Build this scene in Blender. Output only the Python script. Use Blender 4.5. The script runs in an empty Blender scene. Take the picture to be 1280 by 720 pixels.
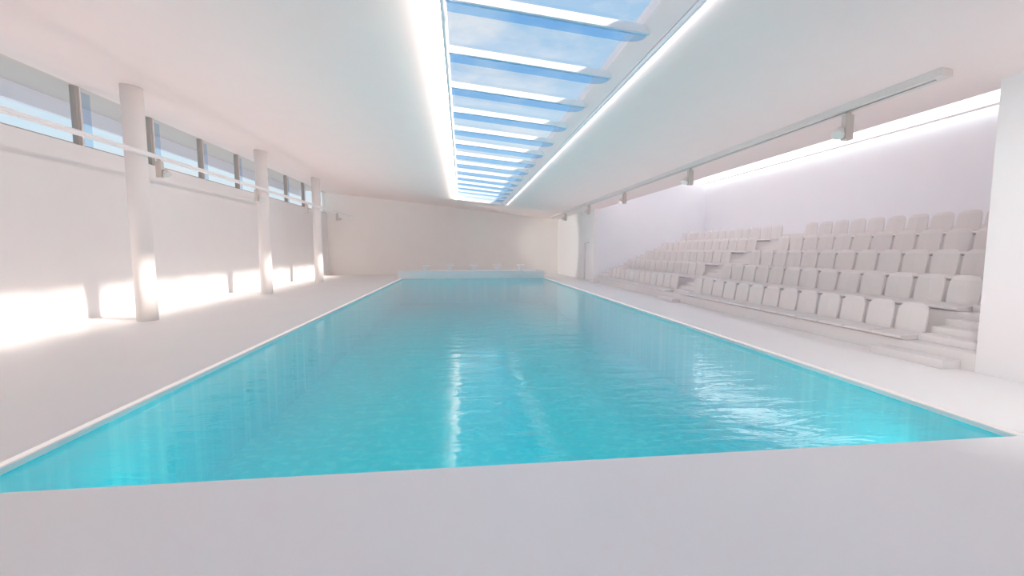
import bpy, bmesh, math, random
from mathutils import Vector, Matrix

C = bpy.context.scene.collection
PI = math.pi

# ------------------------------------------------------------------ materials
def nt(name):
    m = bpy.data.materials.new(name); m.use_nodes = True
    t = m.node_tree; t.nodes.clear()
    out = t.nodes.new('ShaderNodeOutputMaterial')
    return m, t, out

def plaster(name, col, rough=0.7, var=0.015, scale=1.5, bump=0.02, spec=0.3):
    m, t, out = nt(name)
    b = t.nodes.new('ShaderNodeBsdfPrincipled')
    b.inputs['Roughness'].default_value = rough
    b.inputs['Specular IOR Level'].default_value = spec
    tc = t.nodes.new('ShaderNodeTexCoord')
    n = t.nodes.new('ShaderNodeTexNoise'); n.inputs['Scale'].default_value = scale; n.inputs['Detail'].default_value = 4
    r = t.nodes.new('ShaderNodeValToRGB')
    r.color_ramp.elements[0].color = tuple(max(0, c - var) for c in col) + (1,)
    r.color_ramp.elements[1].color = tuple(min(1, c + var) for c in col) + (1,)
    t.links.new(tc.outputs['Object'], n.inputs['Vector'])
    t.links.new(n.outputs['Fac'], r.inputs['Fac'])
    t.links.new(r.outputs['Color'], b.inputs['Base Color'])
    if bump:
        n2 = t.nodes.new('ShaderNodeTexNoise'); n2.inputs['Scale'].default_value = 60
        t.links.new(tc.outputs['Object'], n2.inputs['Vector'])
        bp = t.nodes.new('ShaderNodeBump'); bp.inputs['Strength'].default_value = bump; bp.inputs['Distance'].default_value = 0.01
        t.links.new(n2.outputs['Fac'], bp.inputs['Height']); t.links.new(bp.outputs['Normal'], b.inputs['Normal'])
    t.links.new(b.outputs[0], out.inputs['Surface'])
    return m

def front_only(t, src, dst):
    g = t.nodes.new('ShaderNodeNewGeometry'); a = t.nodes.new('ShaderNodeMath'); a.operation = 'SUBTRACT'; a.inputs[0].default_value = 1
    b = t.nodes.new('ShaderNodeMath'); b.operation = 'MULTIPLY'
    t.links.new(g.outputs['Backfacing'], a.inputs[1]); t.links.new(a.outputs[0], b.inputs[0])
    t.links.new(src, b.inputs[1]); t.links.new(b.outputs[0], dst)

def glass(name, tint, refl=1.0, haze=0.0, haze_col=(0.9, 0.95, 1.0)):
    m, t, out = nt(name)
    tr = t.nodes.new('ShaderNodeBsdfTransparent'); tr.inputs['Color'].default_value = (*tint, 1)
    gl = t.nodes.new('ShaderNodeBsdfGlossy'); gl.inputs['Roughness'].default_value = 0.03
    fr = t.nodes.new('ShaderNodeFresnel'); fr.inputs['IOR'].default_value = 1.4
    mu = t.nodes.new('ShaderNodeMath'); mu.operation = 'MULTIPLY'; mu.inputs[1].default_value = refl
    mx = t.nodes.new('ShaderNodeMixShader')
    front_only(t, fr.outputs[0], mu.inputs[0]); t.links.new(mu.outputs[0], mx.inputs[0])
    base = tr.outputs[0]
    if haze:
        tl = t.nodes.new('ShaderNodeBsdfTranslucent'); tl.inputs['Color'].default_value = (*haze_col, 1)
        m2 = t.nodes.new('ShaderNodeMixShader'); m2.inputs[0].default_value = haze
        t.links.new(tr.outputs[0], m2.inputs[1]); t.links.new(tl.outputs[0], m2.inputs[2]); base = m2.outputs[0]
    t.links.new(base, mx.inputs[1]); t.links.new(gl.outputs[0], mx.inputs[2])
    t.links.new(mx.outputs[0], out.inputs['Surface'])
    return m

def emit(name, col, s):
    m, t, out = nt(name)
    e = t.nodes.new('ShaderNodeEmission'); e.inputs['Color'].default_value = (*col, 1); e.inputs['Strength'].default_value = s
    t.links.new(e.outputs[0], out.inputs['Surface'])
    return m

def water_mat():
    m, t, out = nt('water')
    tr = t.nodes.new('ShaderNodeBsdfTransparent'); tr.inputs['Color'].default_value = (0.96, 1.0, 1.0, 1)
    gl = t.nodes.new('ShaderNodeBsdfGlossy'); gl.inputs['Roughness'].default_value = 0.015
    gl.inputs['Color'].default_value = (1, 1, 1, 1)
    fr = t.nodes.new('ShaderNodeFresnel'); fr.inputs['IOR'].default_value = 1.52
    mx = t.nodes.new('ShaderNodeMixShader')
    tc = t.nodes.new('ShaderNodeTexCoord')
    mp = t.nodes.new('ShaderNodeMapping'); mp.inputs['Scale'].default_value = (0.55, 1.6, 1)
    mp.inputs['Rotation'].default_value = (0, 0, math.radians(-8))
    n = t.nodes.new('ShaderNodeTexNoise'); n.inputs['Scale'].default_value = 2.4; n.inputs['Detail'].default_value = 4
    n.inputs['Roughness'].default_value = 0.55; n.inputs['Distortion'].default_value = 0.6
    bp = t.nodes.new('ShaderNodeBump'); bp.inputs['Strength'].default_value = 1.0; bp.inputs['Distance'].default_value = 0.012
    L = t.links.new
    L(tc.outputs['Object'], mp.inputs['Vector']); L(mp.outputs[0], n.inputs['Vector'])
    L(n.outputs['Fac'], bp.inputs['Height']); L(bp.outputs['Normal'], gl.inputs['Normal'])
    L(bp.outputs['Normal'], fr.inputs['Normal'])
    front_only(t, fr.outputs[0], mx.inputs[0]); L(tr.outputs[0], mx.inputs[1]); L(gl.outputs[0], mx.inputs[2])
    L(mx.outputs[0], out.inputs['Surface'])
    va = t.nodes.new('ShaderNodeVolumeAbsorption'); va.inputs['Color'].default_value = (0.0, 0.97, 0.985, 1)
    va.inputs['Density'].default_value = WATER_DENS
    L(va.outputs[0], out.inputs['Volume'])
    return m

def basin_mat():
    m, t, out = nt('basin_tile')
    b = t.nodes.new('ShaderNodeBsdfPrincipled'); b.inputs['Roughness'].default_value = 0.35
    tc = t.nodes.new('ShaderNodeTexCoord')
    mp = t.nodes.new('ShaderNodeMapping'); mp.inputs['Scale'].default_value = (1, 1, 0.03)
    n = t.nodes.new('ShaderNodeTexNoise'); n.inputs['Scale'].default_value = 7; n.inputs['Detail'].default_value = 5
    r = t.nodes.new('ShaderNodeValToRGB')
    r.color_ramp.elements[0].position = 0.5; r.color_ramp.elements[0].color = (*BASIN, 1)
    r.color_ramp.elements[1].position = 0.75; r.color_ramp.elements[1].color = (BASIN[0] + .2, min(1, BASIN[1] + .1), min(1, BASIN[2] + .1), 1)  # paler vertical streaks paint in the light thrown by the waves
    L = t.links.new
    L(tc.outputs['Object'], mp.inputs['Vector']); L(mp.outputs[0], n.inputs['Vector'])
    L(n.outputs['Fac'], r.inputs['Fac']); L(r.outputs['Color'], b.inputs['Base Color'])
    L(b.outputs[0], out.inputs['Surface'])
    return m

WATER_DENS = 0.95
BASIN = (0.10, 0.88, 0.95)
SUN = 10.0
M = {
    'wall': plaster('white_wall_paint', (0.87, 0.87, 0.875)),
    'ceil': plaster('white_ceiling_paint', (0.95, 0.845, 0.825)),
    'deck': plaster('white_deck', (0.87, 0.862, 0.86), rough=0.45, var=0.02, scale=0.8),
    'farwall': plaster('greige_wall_paint', (0.93, 0.90, 0.875)),
    'stand': plaster('white_stand', (0.80, 0.78, 0.772), rough=0.6),
    'seat': plaster('white_plastic', (0.77, 0.752, 0.742), rough=0.4, bump=0, var=0.008),
    'baywall': plaster('cool_white_wall_paint', (0.84, 0.86, 0.90)),
    'metal': plaster('white_metal', (0.80, 0.765, 0.74), rough=0.4, bump=0, var=0.005),
    'gear': plaster('warm_grey_metal', (0.66, 0.62, 0.58), rough=0.4, bump=0, var=0.005),
    'beam': plaster('white_beam', (0.92, 0.92, 0.93), rough=0.5, bump=0, var=0.005),
    'grey': plaster('grey_metal', (0.42, 0.39, 0.37), rough=0.4, bump=0, var=0.01),
    'blue': plaster('blue_grey_metal', (0.45, 0.55, 0.70), rough=0.4, bump=0, var=0.01),
    'soffit': plaster('grey_soffit', (0.74, 0.65, 0.60), bump=0, var=0.01),
    'dark': plaster('dark_slot', (0.20, 0.18, 0.18), rough=0.6, bump=0, var=0.01),
    'fascia': plaster('lavender_fascia', (0.93, 0.91, 0.97), rough=0.7, bump=0, var=0.01),
    'col': plaster('white_column_paint', (0.88, 0.86, 0.85)),
    'glass': glass('window_glass', (0.97, 0.99, 1.0), 0.6),
    'sky_glass': glass('skylight_glass', (0.97, 0.99, 1.0), 0.3),
    'fin_glass': glass('blue_fin_glass', (0.70, 0.85, 0.98), 0.5),
    'strip_glass': glass('blue_strip_glass', (0.82, 0.89, 0.96), 0.4),
    'lens': plaster('green_lens', (0.72, 0.78, 0.74), rough=0.15, bump=0, var=0.01),
    'cove': emit('cove_diffuser', (0.97, 0.97, 1.0), 2.6),
    'strip': emit('added_strip_diffuser', (1.0, .90, .88), .8),  # glow of the added coping strips
    'lamp': emit('pool_lamp', (0.55, 1.0, 0.95), 12.0),
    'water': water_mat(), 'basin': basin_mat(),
}

# ------------------------------------------------------------------ helpers
def box(bm, x0, x1, y0, y1, z0, z1):
    v = [bm.verts.new(p) for p in ((x0,y0,z0),(x1,y0,z0),(x1,y1,z0),(x0,y1,z0),(x0,y0,z1),(x1,y0,z1),(x1,y1,z1),(x0,y1,z1))]
    for f in ((0,3,2,1),(4,5,6,7),(0,1,5,4),(1,2,6,5),(2,3,7,6),(3,0,4,7)):
        bm.faces.new([v[i] for i in f])

def prism(bm, pts, y0, y1):
    """extrude an XZ polygon along Y"""
    a = [bm.verts.new((x, y0, z)) for x, z in pts]; b = [bm.verts.new((x, y1, z)) for x, z in pts]
    n = len(pts)
    bm.faces.new(a); bm.faces.new(b[::-1])
    for i in range(n): bm.faces.new((a[i], b[i], b[(i+1) % n], a[(i+1) % n]))

def cyl(bm, p0, p1, r0, r1=None, seg=32, cap=True):
    r1 = r0 if r1 is None else r1
    p0, p1 = Vector(p0), Vector(p1); d = (p1 - p0).normalized()
    u = d.orthogonal().normalized(); w = d.cross(u)
    A, B = [], []
    for i in range(seg):
        a = 2*PI*i/seg; o = u*math.cos(a) + w*math.sin(a)
        A.append(bm.verts.new(p0 + o*r0)); B.append(bm.verts.new(p1 + o*r1))
    for i in range(seg):
        f = bm.faces.new((A[i], A[(i+1) % seg], B[(i+1) % seg], B[i])); f.smooth = True
    if cap: bm.faces.new(A[::-1]); bm.faces.new(B)

def obj(name, bm, mat, parent=None, bevel=0, at=None, kind=None, **props):
    bmesh.ops.recalc_face_normals(bm, faces=bm.faces)
    me = bpy.data.meshes.new(name); bm.to_mesh(me); bm.free()
    me.materials.append(mat)
    o = bpy.data.objects.new(name, me); C.objects.link(o)
    if parent is not None: o.parent = parent
    if at: o.location = at
    if bevel:
        b = o.modifiers.new('edge', 'BEVEL'); b.width = bevel; b.segments = 2; b.limit_method = 'ANGLE'
    if kind: o['kind'] = kind
    for k, v in props.items(): o[k] = v
    return o

def thing(name, label, cat, loc=(0,0,0), rz=0, group=None):
    o = bpy.data.objects.new(name, None); C.objects.link(o)
    o.location = loc; o.rotation_euler = (0, 0, rz); o.empty_display_size = 0.1
    o['label'] = label; o['category'] = cat
    if group: o['group'] = group
    return o

def dup(root, loc, label):
    r = root.copy(); C.objects.link(r); r.location = loc; r['label'] = label
    for ch in list(root.children):
        c = ch.copy(); C.objects.link(c); c.parent = r
        for g in ch.children:
            d = g.copy(); C.objects.link(d); d.parent = c
    return r

B = bmesh.new
def CZ(x): return 4.435 - 0.1054*x            # underside of the sloping ceiling

# ------------------------------------------------------------------ dimensions
XL, XR = -8.73, 6.70
YB, YF = -4.0, 30.2
PX0, PX1, PY0, PY1 = -3.38, 4.77, 3.14, 25.35
PD = -1.42
RY0, RY1, RX = 4.92, 21.8, 12.68             # the seating bay
SX0, SX1, SY0, SY1 = -0.17, 2.45, -3.0, 25.3  # the skylight opening

# ------------------------------------------------------------------ setting
bm = B()
box(bm, XL, PX0, YB, YF, -0.3, 0); box(bm, PX1, XR+.3, YB, YF, -0.3, 0)
box(bm, PX0, PX1, YB, PY0, -0.3, 0); box(bm, PX0, PX1, PY1, YF, -0.3, 0)
obj('floor', bm, M['deck'], kind='structure', label='white pool deck running all round the basin')

bm = B()   # basin: five slabs
t = 0.15
box(bm, PX0-t, PX0, PY0-t, PY1+t, PD-t, -0.301); box(bm, PX1, PX1+t, PY0-t, PY1+t, PD-t, -0.301)
box(bm, PX0, PX1, PY0-t, PY0, PD-t, -0.301); box(bm, PX0, PX1, PY1, PY1+t, PD-t, -0.301)
box(bm, PX0, PX1, PY0, PY1, PD-t, PD)
e = 0.004  # thin lining in front of the deck slab edge, up to the waterline
box(bm, PX0, PX0+e, PY0, PY1, -0.301, -0.045); box(bm, PX1-e, PX1, PY0, PY1, -0.301, -0.045)
box(bm, PX0, PX1, PY0, PY0+e, -0.301, -0.045); box(bm, PX0, PX1, PY1-e, PY1, -0.301, -0.045)
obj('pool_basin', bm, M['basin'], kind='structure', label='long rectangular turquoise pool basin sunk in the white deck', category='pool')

bm = B(); box(bm, PX0+.005, PX1-.005, PY0+.005, PY1-.005, PD+.003, -0.05)
obj('pool_water', bm, M['water'], kind='stuff', label='rippled turquoise water filling the long pool', category='water')

# left wall with the clerestory above
bm = B(); box(bm, XL-.3, XL, YB-.3, YF+.3, 0, 4.02)
obj('wall_left', bm, M['wall'], kind='structure')
bm = B(); prism(bm, [(XL-.3, -.0), (XR+.25, -.0), (XR+.25, CZ(XR+.25)+.02), (XL-.3, CZ(XL-.3)+.02)], YF, YF+.3)
obj('wall_far', bm, M['farwall'], kind='structure')
bm = B(); prism(bm, [(XL-.3, -.0), (XR+.25, -.0), (XR+.25, CZ(XR+.25)+.02), (XL-.3, CZ(XL-.3)+.02)], YB-.3, YB)
obj('wall_back', bm, M['wall'], kind='structure')

bm = B()
box(bm, XR, XR+.25, YB-.3, RY0, 0, CZ(XR)+.02)
box(bm, XR+.25, RX+.2, RY0-.25, RY0, 0, 5.8)
box(bm, XR+.02, XR+.25, RY0-.25, RY0, CZ(XR), 5.8)
obj('wall_right', bm, M['wall'], kind='structure')
DY0, DY1, DZ = 22.62, 23.66, 2.02
bm = B()
box(bm, XR, XR+.25, RY1, DY0, 0, CZ(XR)+.02); box(bm, XR, XR+.25, DY1, YF+.3, 0, CZ(XR)+.02)
box(bm, XR, XR+.25, DY0, DY1, DZ, CZ(XR)+.02)
obj('wall_right_far', bm, M['wall'], kind='structure')
bm = B(); box(bm, XR+.25, RX+.2, RY1, RY1+.25, 0, 5.8); box(bm, XR+.02, XR+.25, RY1, RY1+.25, CZ(XR)+.02, 5.8)
obj('wall_bay_end', bm, M['baywall'], kind='structure')
bm = B(); box(bm, RX, RX+.2, RY0, RY1, 0, 5.8)
obj('wall_bay_back', bm, M['baywall'], kind='structure')
bm = B(); box(bm, XR+.25, RX, RY0, RY1, -.3, 0)
obj('floor_bay', bm, M['deck'], kind='structure')

# door in the right wall past the seating bay
bm = B(); box(bm, XR+.10, XR+.15, DY0+.02, DY1-.02, 0.005, DZ-.02)
d = obj('door_1', bm, M['wall'], kind='structure', bevel=.004)
bm = B(); cyl(bm, (XR+.10, DY0+.10, 1.0), (XR+.04, DY0+.10, 1.0), .012, seg=12); cyl(bm, (XR+.045, DY0+.09, 1.0), (XR+.045, DY0+.22, 1.0), .011, seg=12)
box(bm, XR+.092, XR+.10, DY0+.07, DY0+.13, .9, 1.08)
obj('door_handle', bm, M['grey'], d)
bm = B(); box(bm, XR+.16, XR+.24, DY0, DY1, 0.0, DZ)
obj('door_backing', bm, M['dark'], d)

# ceiling
bm = B()
T = .42
xo = -10.4
prism(bm, [(XL, CZ(XL)), (SX0, CZ(SX0)), (SX0, CZ(SX0)+T), (XL, CZ(XL)+T)], YB-.3, YF+.3)
prism(bm, [(SX1, CZ(SX1)), (7.0, CZ(7.0)), (7.0, CZ(7.0)+T), (2.31, CZ(2.31)+T), (2.31, CZ(2.31)+.27)], YB-.3, YF+.3)
prism(bm, [(SX0, CZ(SX0)), (SX1, CZ(SX1)), (SX1, CZ(SX1)+T), (SX0, CZ(SX0)+T)], YB-.3, SY0)
prism(bm, [(SX0, CZ(SX0)), (SX1, CZ(SX1)), (SX1, CZ(SX1)+T), (SX0, CZ(SX0)+T)], SY1, YF+.3)
obj('ceiling', bm, M['ceil'], kind='structure')
bm = B(); QX0, QX1, QY0, QY1 = 8.0, 10.4, 10.0, 21.3
box(bm, XR+.02, QX0, RY0-.25, RY1+.25, 5.8, 6.0); box(bm, QX1, RX+.2, RY0-.25, RY1+.25, 5.8, 6.0)
box(bm, QX0, QX1, RY0-.25, QY0, 5.8, 6.0); box(bm, QX0, QX1, QY1, RY1+.25, 5.8, 6.0)
box(bm, XR+.02, XR+.27, RY0, RY1, CZ(XR+.27)+T-.02, 5.8)
obj('ceiling_bay', bm, M['ceil'], kind='structure')
bm = B(); prism(bm, [(xo, CZ(xo)), (XL, CZ(XL)), (XL, CZ(XL)+T), (xo, CZ(xo)+T)], YB-.3, YF+.3)
obj('trim_2', bm, M['soffit'], kind='structure')
bm = B(); box(bm, QX0, QX1, QY0, QY1, 5.94, 5.95)
obj('window_15', bm, M['sky_glass'], kind='structure')  # glazed roof opening, added to bring bluish sky light into the bay
bm = B(); box(bm, xo-.12, xo, YB-.3, YF+.3, 5.12, CZ(xo)+T)
obj('trim_1', bm, M['fascia'], kind='structure')

# clerestory windows
posts = [11.47 + 2.43*k for k in range(-6, 8)]
edges = posts + [YF+.02]
zt = CZ(XL)
for i, y0 in enumerate(edges[:-1]):
    y1 = edges[i+1]
    bm = B()
    box(bm, XL-.14, XL-.02, y0-.05, y0+.05, 4.02, zt+.01)
    box(bm, XL-.14, XL-.06, y0, y1, 4.02, 4.06)
    w = obj('window_%d' % (i+1), bm, M['grey'], kind='structure', bevel=.004)
    bm = B(); box(bm, XL-.045, XL-.0, y0+.045, y0+.085, 4.02, zt+.0)
    obj('mullion', bm, M['metal'], w)
    bm = B(); box(bm, XL-.075, XL-.065, y0+.10, y0+.42, 4.06, zt-.07)
    obj('tinted_strip', bm, M['strip_glass'], w)
    bm = B(); box(bm, XL-.10, XL-.09, y0+.05, y1-.05, 4.06, zt+.01)
    obj('pane', bm, M['glass'], w)

# ------------------------------------------------------------------ skylight
sky = thing('skylight', 'long glazed roof skylight with white cross beams above the pool', 'skylight', (1.1, 11, CZ(1.1)))
def local(o, par): o.matrix_parent_inverse = Matrix.Translation(-Vector(par.location))
ys = [5.6 + 1.42*k for k in range(-6, 14)]
th = math.atan(0.1054)
for k, y in enumerate(ys):
    bm = B(); o1 = .13
    prism(bm, [(SX0+.004, CZ(SX0)+o1), (SX1-.055, CZ(SX1-.055)+o1), (SX1-.09, CZ(SX1-.09)+o1+.10), (SX0+.004, CZ(SX0)+o1+.10)], y-.08, y)
    b = obj('beam', bm, M['beam'], sky); local(b, sky)
    bm = B(); xs = []
    x1 = SX1-.10; r = .12
    pts = [(SX0+.02, CZ(SX0)+.005), (x1-r-.25, CZ(x1-r-.25)+.005)]
    for j in range(1, 7):
        a = j/6*PI/2
        xx = x1-r-.25 + (r+.25)*math.sin(a); pts.append((xx, CZ(xx)+.005 + (o1-.01)*(1-math.cos(a))))
    pts += [(SX0+.02, CZ(SX0)+o1-.002)]
    prism(bm, pts, y-.045, y-.033)
    f = obj('glass_fin', bm, M['fin_glass'], b); local(f, sky) if False else None
    y_next = y + 1.42
    bm = B(); prism(bm, [(SX0+.01, CZ(SX0)+.275), (2.30, CZ(2.30)+.275), (2.30, CZ(2.30)+.285), (SX0+.01, CZ(SX0)+.285)], y-.04, min(y_next-.045, SY1-.01))
    p = obj('pane', bm, M['sky_glass'], sky); local(p, sky)

# ------------------------------------------------------------------ columns
for i, (y, lab) in enumerate([(10.88, 'large round white column standing on the deck before the window wall, first of three'),
                              (17.13, 'round white column standing on the deck, the middle one of three'),
                              (23.17, 'slim-looking round white column standing on the deck, closest to the end wall')]):
    bm = B(); n = 48; x = -7.2; r = .205
    lo, hi = [], []
    for j in range(n):
        a = 2*PI*j/n; px, py = r*math.cos(a), r*math.sin(a)
        lo.append(bm.verts.new((px, py, 0))); hi.append(bm.verts.new((px, py, CZ(x+px)-.002)))
    for j in range(n):
        f = bm.faces.new((lo[j], lo[(j+1) % n], hi[(j+1) % n], hi[j])); f.smooth = True
    bm.faces.new(lo[::-1]); bm.faces.new(hi)
    obj('round_column', bm, M['col'], at=(x, y, 0), kind='thing', label=lab, category='column', group='round columns along the window wall')

# ------------------------------------------------------------------ grandstand
SP, SR, Z0 = .91, .42, .235
gs = thing('grandstand', 'white stepped grandstand filling the bay beside the pool', 'grandstand', (XR, RY0, 0))
gi = Vector(gs.location)
def gobj(name, bm):
    o = obj(name, bm, M['stand'], gs, bevel=.006); o.matrix_parent_inverse = Matrix.Translation(-gi); return o
for k in range(5):
    bm = B(); x0 = XR + SP*k
    x1 = RX-.03 if k == 4 else XR + SP*(k+1)
    z = Z0 + SR*k
    box(bm, x0, x1, RY0+.001, RY1-.001, 0, z); gobj('tier', bm)
bm = B(); box(bm, 11.55, RX-.03, RY0+.001, RY1-.001, Z0+4*SR, 2.19); gobj('rear_ledge', bm)
for (a, b_) in ((RY0+.001, 5.86), (12.735, 13.66), (20.62, RY1-.001)):
    for k in range(4):
        for j in range(1, 4):
            bm = B(); x1 = XR + SP*(k+1); x0 = x1 - SP + SP*j/4
            zz = Z0 + SR*k
            box(bm, x0, x0+SP/4, a, b_, zz, zz + SR*j/4); gobj('step', bm)
for (a, b_) in ((5.09, 6.15), (12.75, 13.7), (20.8, 21.75)):
    bm = B(); box(bm, 6.42, XR, a, b_, 0, .117); gobj('step', bm)

# seats
W2 = .229
def backrest():
    bm = B(); lev = []
    prof = [(0.0, W2-.012), (.02, W2-.004), (.05, W2), (.20, W2+.004), (.29, W2+.002)]
    r = .13; zc = .47 - r
    for j in range(0, 8):
        a = j/7*PI/2
        prof.append((zc + r*math.sin(a), W2 - .002 - r + r*math.cos(a)))
    def xf(z): return .35 + .14*z + (.30*(z-.40) if z > .40 else 0)
    th_ = .032
    F, K = [], []
    for z, w in prof:
        z = min(z, .4699) if (z, w) != prof[-1] else .47
        F.append((bm.verts.new((xf(z), -w, z+.07)), bm.verts.new((xf(z)-.012, 0, z+.07)), bm.verts.new((xf(z), w, z+.07))))
        K.append((bm.verts.new((xf(z)+th_, -w, z+.07)), bm.verts.new((xf(z)+th_-.012, 0, z+.07)), bm.verts.new((xf(z)+th_, w, z+.07))))
    n = len(prof)
    for i in range(n-1):
        for s in (0, 1):
            bm.faces.new((F[i][s], F[i][s+1], F[i+1][s+1], F[i+1][s]))
            bm.faces.new((K[i][s+1], K[i][s], K[i+1][s], K[i+1][s+1]))
        bm.faces.new((F[i][0], F[i+1][0], K[i+1][0], K[i][0])); bm.faces.new((F[i][2], K[i][2], K[i+1][2], F[i+1][2]))
    for s in (0, 1):
        bm.faces.new((F[0][s], K[0][s], K[0][s+1], F[0][s+1])); bm.faces.new((F[-1][s], F[-1][s+1], K[-1][s+1], K[-1][s]))
    return bm
def pan():
    bm = B()
    prism(bm, [(-.065, .028), (-.02, .006), (.01, 0.0), (.42, 0.0), (.42, .085), (.36, .082), (-.03, .066), (-.055, .058), (-.068, .044)], -.248, .248)
    return bm
seat0 = thing('stadium_seat', '', 'seat', (0, 0, 0), group='white seats in rows on the grandstand')
obj('seat_pan', pan(), M['seat'], seat0, bevel=.006)
obj('backrest', backrest(), M['seat'], seat0, bevel=.006)
ORD = 'first second third fourth fifth sixth seventh eighth ninth tenth eleventh twelfth thirteenth'.split()
ROW = ['front row', 'second row', 'middle row', 'fourth row', 'top row']
first = True
for k in range(5):
    x = XR + SP*k; z = Z0 + SR*k + .003
    for blk in (0, 1):
        for i in range(13):
            y = (5.88 + .53*(12-i) + .235) if blk == 0 else (13.72 + .53*i + .235)
            if blk == 0 and (y + .25) < (x+.35)/1.3617: continue
            lab = 'white seat, %s of the %s block, %s from the middle aisle' % (ROW[k], ('near', 'far')[blk], ORD[i])
            if first:
                seat0.location = (x, y, z); seat0['label'] = lab; first = False
            else:
                dup(seat0, (x, y, z), lab)

# ------------------------------------------------------------------ starting platform and blocks
bm = B(); prism(bm, [(-3.52, .0), (4.86, .0), (4.86, .42), (-3.58, .42), (-3.60, .38), (-3.60, .12)], 25.36, 26.5)
obj('starting_platform', bm, M['beam'], bevel=.015, label='low white starting platform across the end of the pool', category='platform')
sb = None
for i, x in enumerate((-2.09, -.70, .70, 2.10, 3.50)):
    lab = 'small white starting block on the end platform, ' + ['first from the window-wall side', 'second from the window-wall side', 'in the middle of five',
           'second from the grandstand side', 'first from the grandstand side'][i]
    if sb is None:
        sb = thing('starting_block', lab, 'starting block', (x, 25.85, .42), group='starting blocks on the end platform')
        bm = B(); prism(bm, [(-.13, 0), (.13, 0), (.12, .05), (.10, .26), (-.10, .26), (-.12, .05)], -.14, .16)
        obj('pedestal', bm, M['beam'], sb, bevel=.01)
        bm = B()
        v = [bm.verts.new(p) for p in ((-.23,-.27,.26),(.23,-.27,.26),(.23,.27,.31),(-.23,.27,.31),(-.23,-.27,.295),(.23,-.27,.295),(.23,.27,.345),(-.23,.27,.345))]
        for f in ((0,3,2,1),(4,5,6,7),(0,1,5,4),(1,2,6,5),(2,3,7,6),(3,0,4,7)): bm.faces.new([v[q] for q in f])
        obj('top_plate', bm, M['beam'], sb, bevel=.008)
    else: dup(sb, (x, 25.85, .42), lab)

# ------------------------------------------------------------------ lighting tracks
zc = CZ(5.9)
tr = thing('lighting_track', 'white lighting track fixed under the ceiling before the grandstand', 'track light rail', (5.9, 4.9, zc))
bm = B(); prism(bm, [(-.085, -.085), (-.02, -.092), (-.02, -.06), (.02, -.06), (.02, -.096), (.085, -.103), (.085, -.007), (-.085, .011)], 0.12, 24.0)
prism(bm, [(-.085, -.085), (.085, -.103), (.085, -.007), (-.085, .011)], 0, .12)
obj('rail', bm, M['metal'], tr)
bm = B(); box(bm, -.018, .018, .12, 23.98, -.075, -.062)
obj('slot', bm, M['dark'], tr)
tl = thing('lighting_track', 'slim white lighting track carried across the three round columns', 'track light rail', (-6.93, 2.0, 3.74))
bm = B(); prism(bm, [(-.05, -.04), (.05, -.04), (.05, -.025), (.035, -.018), (.035, .018), (.05, .025), (.05, .04), (-.05, .04)], 0, 27.1)
obj('rail', bm, M['beam'], tl, bevel=.003)
for y in (10.88, 17.13, 23.17):
    bm = B(); box(bm, -.062, -.051, y-2-.05, y-2+.05, -.035, .035)
    obj('bracket', bm, M['metal'], tl)

def spot_fixture(label, loc, side, grp):
    s = thing('spotlight', label, 'spotlight', loc, 0, grp)
    bm = B(); box(bm, -.065, .065, -.05, .05, -.40, -.02); box(bm, -.03, .03, -.03, .03, -.02, 0.02)
    obj('gear_box', bm, M['gear'], s, bevel=.008)
    c = Vector((side*.15, 0, -.31)); d = Vector((side*.55, -.25, -.80)).normalized()
    bm = B(); cyl(bm, c - d*.11, c, .045, .085, 24); cyl(bm, c, c + d*.03, .085, .09, 24)
    bm2 = bm
    h = obj('lamp_head', bm2, M['metal'], s)
    bm = B(); cyl(bm, c + d*.0305, c + d*.036, .08, .08, 24)
    obj('lens', bm, M['lens'], h)
    bm = B(); cyl(bm, (side*.06, 0, -.22), tuple(c - d*.09), .016, seg=10)
    obj('arm', bm, M['metal'], s)
    return s
ys_r = (6.27, 10.93, 15.55, 20.1, 24.65)
LABR = ['large', 'second', 'third', 'fourth', 'fifth']
zr = CZ(5.9) - .126
r0 = spot_fixture('', (5.9, ys_r[0], zr), -1, 'spotlights on the ceiling track by the grandstand')
r0['label'] = 'white spotlight with green glass lens, the biggest on the ceiling track by the grandstand'
names_r = ['second spotlight along the ceiling track, above the near seats of the grandstand',
           'third spotlight along the ceiling track, hanging before the bluish bay wall',
           'fourth spotlight along the ceiling track, hanging above the door',
           'last small spotlight on the ceiling track, close to the end wall']
for y, l in zip(ys_r[1:], names_r): dup(r0, (5.9, y, zr), l)
l0 = spot_fixture('', (-6.93, 11.2, 3.678), 1, 'spotlights on the track across the columns')
l0['label'] = 'white spotlight under the column track, just past the first round column'
for y, l in zip((16.05, 20.9, 25.8), ['white spotlight under the column track, in front of the middle round column',
                                      'white spotlight under the column track, just before the last round column',
                                      'small white spotlight near the free end of the column track']):
    dup(l0, (-6.93, y, 3.678), l)

# cove light along the top of the bay's back wall
cv = thing('cove_light', 'bright linear cove light along the top of the grandstand back wall', 'cove light', (RX, RY0, 4.97))
bm = B(); box(bm, -.24, -.001, .01, RY1-RY0-.01, 0.02, .70); obj('diffuser', bm, M['cove'], cv)
bm = B(); box(bm, -.27, -.241, .01, RY1-RY0-.01, .0, .06); obj('front_rail', bm, M['beam'], cv)

# underwater lamp on the near pool wall
ul = thing('pool_light', 'round underwater lamp in the near pool wall, by the grandstand side', 'pool light', (3.9, PY0, -.95))
bm = B(); cyl(bm, (0, 0, 0), (0, .05, 0), .14, .13, 32); obj('bezel', bm, M['metal'], ul)
bm = B(); cyl(bm, (0, .051, 0), (0, .06, 0), .11, .11, 32); obj('bulb', bm, M['lamp'], ul)

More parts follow.
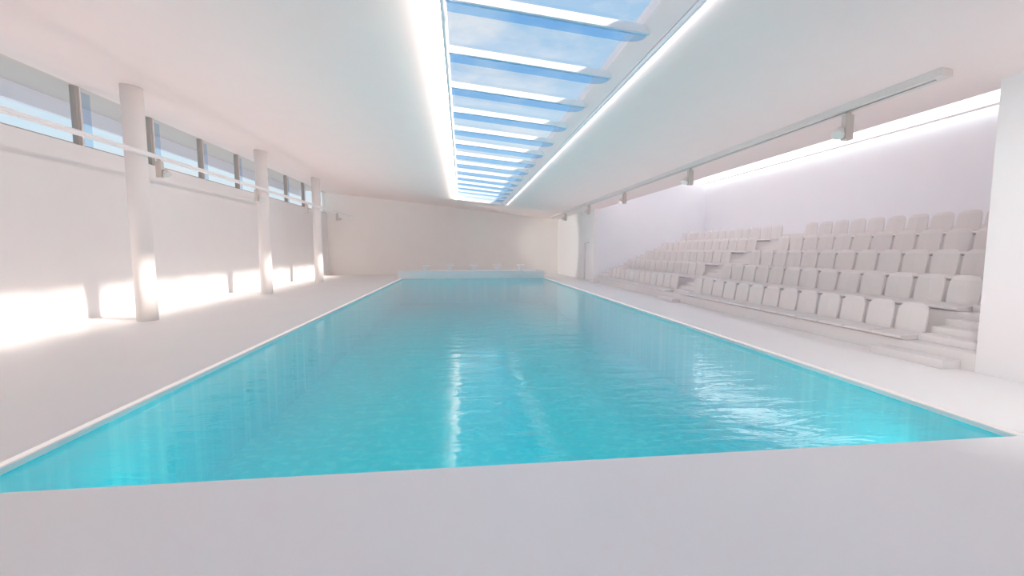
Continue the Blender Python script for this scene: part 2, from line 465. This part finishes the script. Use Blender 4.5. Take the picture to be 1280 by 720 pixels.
dup(ul, (.8, PY0, -.95), 'added underwater lamp in the near pool wall, the middle one of three')  # this lamp and the next are added to brighten the pool
dup(ul, (-2.4, PY0, -.95), 'added underwater lamp in the near pool wall, by the window-wall side')

# ------------------------------------------------------------------ lights
def light(name, typ, loc, energy, col=(1,1,1), to=None, **kw):
    l = bpy.data.lights.new(name, typ); l.energy = energy; l.color = col
    for k, v in kw.items(): setattr(l, k, v)
    o = bpy.data.objects.new(name, l); C.objects.link(o); o.location = loc
    if to is not None: o.rotation_euler = (Vector(to) - Vector(loc)).to_track_quat('-Z', 'Y').to_euler()
    return o
d = Vector((-1, .36, -.455))
light('sun', 'SUN', (20, 0, 20), SUN, (1, .83, .72), to=Vector((20, 0, 20)) + d, angle=math.radians(4.2))
light('pool_lamp', 'SPOT', (4.0, PY0+.12, -.95), 70, (.5, 1, .95), to=(4.77, 5.6, -1.25), spot_size=math.radians(110), spot_blend=1.0, shadow_soft_size=.1)
light('pool_lamp', 'SPOT', (.8, PY0+.12, -.95), 75, (.5, 1, .95), to=(.4, 8, -1.4), spot_size=math.radians(140), spot_blend=1.0, shadow_soft_size=.1)  # added, for a brighter middle of the pool
light('pool_lamp', 'SPOT', (-2.4, PY0+.12, -.95), 75, (.5, 1, .95), to=(-1.8, 8, -1.4), spot_size=math.radians(140), spot_blend=1.0, shadow_soft_size=.1)  # added, for a brighter window-wall side of the pool
for x in (PX0-.06, PX1+.06):  # strips added to warm the ceiling against the teal cast from the water
    st = thing('added_coping_light', 'thin added light strip on the coping along the %s side of the pool' % ('window' if x < 0 else 'grandstand'), 'light strip', (x, PY0+.02, 0), 0)
    bm = B(); box(bm, -.03, .03, 0, PY1-PY0-.04, .001, .006); obj('cover', bm, M['strip'], st)
    light('added_coping_strip', 'AREA', (x, (PY0+PY1)/2-1.0, .012), 125, (1, .62, .58), shape='RECTANGLE', size=.03, size_y=PY1-PY0-2.1).rotation_euler = (PI, 0, 0)
for nm, x, dx, P, c in (('window', SX0-.03, -1, 400, (1, .84, .76)), ('grandstand', SX1+.03, 1, 36, (1, .90, .93))):  # rails added to make the bright glow on the ceiling beside the skylight
    z = CZ(x)
    el = thing('added_edge_light', 'slim added light rail along the %s-side edge of the roof skylight' % nm, 'light rail', (x, SY0, z))
    bm = B(); prism(bm, [(-.02, -.055), (.02, -.055), (.02, -0.005), (-.02, -0.005)], 0, SY1-SY0); obj('housing', bm, M['beam'], el)
    a = light('added_edge_strip', 'AREA', (x+dx*.03, (SY0+SY1)/2, z-.055), P, c, shape='RECTANGLE', size=.04, size_y=SY1-SY0-.2)
    ddir = Vector((dx, 0, 1.3)).normalized()
    zz = -ddir; yy = Vector((0, 1, 0)); xx = yy.cross(zz)
    a.matrix_world = Matrix.Translation(a.location) @ Matrix((xx, yy, zz)).transposed().to_4x4()
light('track_spot', 'SPOT', (-6.6, 25.8, 3.35), 1800, (1, .95, .88), to=(6.7, 27.9, 2.0), spot_size=math.radians(30), spot_blend=.35, shadow_soft_size=.1)
light('wall_spot', 'SPOT', (3.9, 2.4, 3.7), 330, (1, .97, .93), to=(6.7, 3.6, 1.2), spot_size=math.radians(100), spot_blend=.9, shadow_soft_size=.15)
s = spot_fixture('white spotlight over the near deck lighting the bare wall', (4.0, 2.4, CZ(4.0)+.01), 1, None)

# ------------------------------------------------------------------ world
w = bpy.data.worlds.new('sky'); bpy.context.scene.world = w; w.use_nodes = True
t = w.node_tree; t.nodes.clear(); L = t.links.new
out = t.nodes.new('ShaderNodeOutputWorld'); bg = t.nodes.new('ShaderNodeBackground'); bg.inputs['Strength'].default_value = 0.88
tc = t.nodes.new('ShaderNodeTexCoord'); sp = t.nodes.new('ShaderNodeSeparateXYZ')
rp = t.nodes.new('ShaderNodeValToRGB'); e = rp.color_ramp.elements
e[0].position = 0.0; e[0].color = (.85, .95, 1.0, 1)
e[1].position = 1.0; e[1].color = (.26, .50, .80, 1)
for p, c in ((.15, (.78, .92, 1.0)), (.35, (.52, .70, .90)), (.65, (.30, .56, .86))):
    x = e.new(p); x.color = (*c, 1)
L(tc.outputs['Generated'], sp.inputs[0]); L(sp.outputs['Z'], rp.inputs['Fac'])
# clouds: project direction on a flat layer
dv = t.nodes.new('ShaderNodeVectorMath'); dv.operation = 'DIVIDE'
cz = t.nodes.new('ShaderNodeMath'); cz.operation = 'MAXIMUM'; cz.inputs[1].default_value = .06
cb = t.nodes.new('ShaderNodeCombineXYZ')
L(sp.outputs['Z'], cz.inputs[0])
for i in range(3): L(cz.outputs[0], cb.inputs[i])
L(tc.outputs['Generated'], dv.inputs[0]); L(cb.outputs[0], dv.inputs[1])
n = t.nodes.new('ShaderNodeTexNoise'); n.inputs['Scale'].default_value = 1.6; n.inputs['Detail'].default_value = 9; n.inputs['Roughness'].default_value = .6
L(dv.outputs[0], n.inputs['Vector'])
cr = t.nodes.new('ShaderNodeValToRGB'); cr.color_ramp.elements[0].position = .47; cr.color_ramp.elements[1].position = .66
cr.color_ramp.elements[1].color = (.8, .8, .8, 1)
L(n.outputs['Fac'], cr.inputs['Fac'])
mx = t.nodes.new('ShaderNodeMix'); mx.data_type = 'RGBA'; mx.inputs['B'].default_value = (.92, .91, .93, 1)
L(cr.outputs['Color'], mx.inputs['Factor']); L(rp.outputs['Color'], mx.inputs['A'])
L(mx.outputs['Result'], bg.inputs['Color']); L(bg.outputs[0], out.inputs['Surface'])

# ------------------------------------------------------------------ camera and view
cam = bpy.data.cameras.new('camera'); cam.sensor_width = 36; cam.lens = 547/1280*36; cam.clip_start = .05; cam.clip_end = 500
co = bpy.data.objects.new('camera', cam); C.objects.link(co)
f = 547.0
Yc = Vector((577-640, -(313-360), -f)).normalized()
Zc = Vector((0, 1, -Yc.y/Yc.z)).normalized(); Xc = Yc.cross(Zc)
co.matrix_world = Matrix.Translation((0, 0, 1.6)) @ Matrix((Xc, Yc, Zc)).to_4x4()
sc = bpy.context.scene; sc.camera = co
vs = sc.view_settings; vs.view_transform = 'Standard'; vs.look = 'None'; vs.gamma = 1; vs.exposure = 0.10; vs.use_curve_mapping = False
sc.cycles.max_bounces = 14; sc.cycles.diffuse_bounces = 8; sc.cycles.glossy_bounces = 4; sc.cycles.transparent_max_bounces = 24
sc.cycles.caustics_reflective = False; sc.cycles.caustics_refractive = False
sc.cycles.sample_clamp_indirect = 8
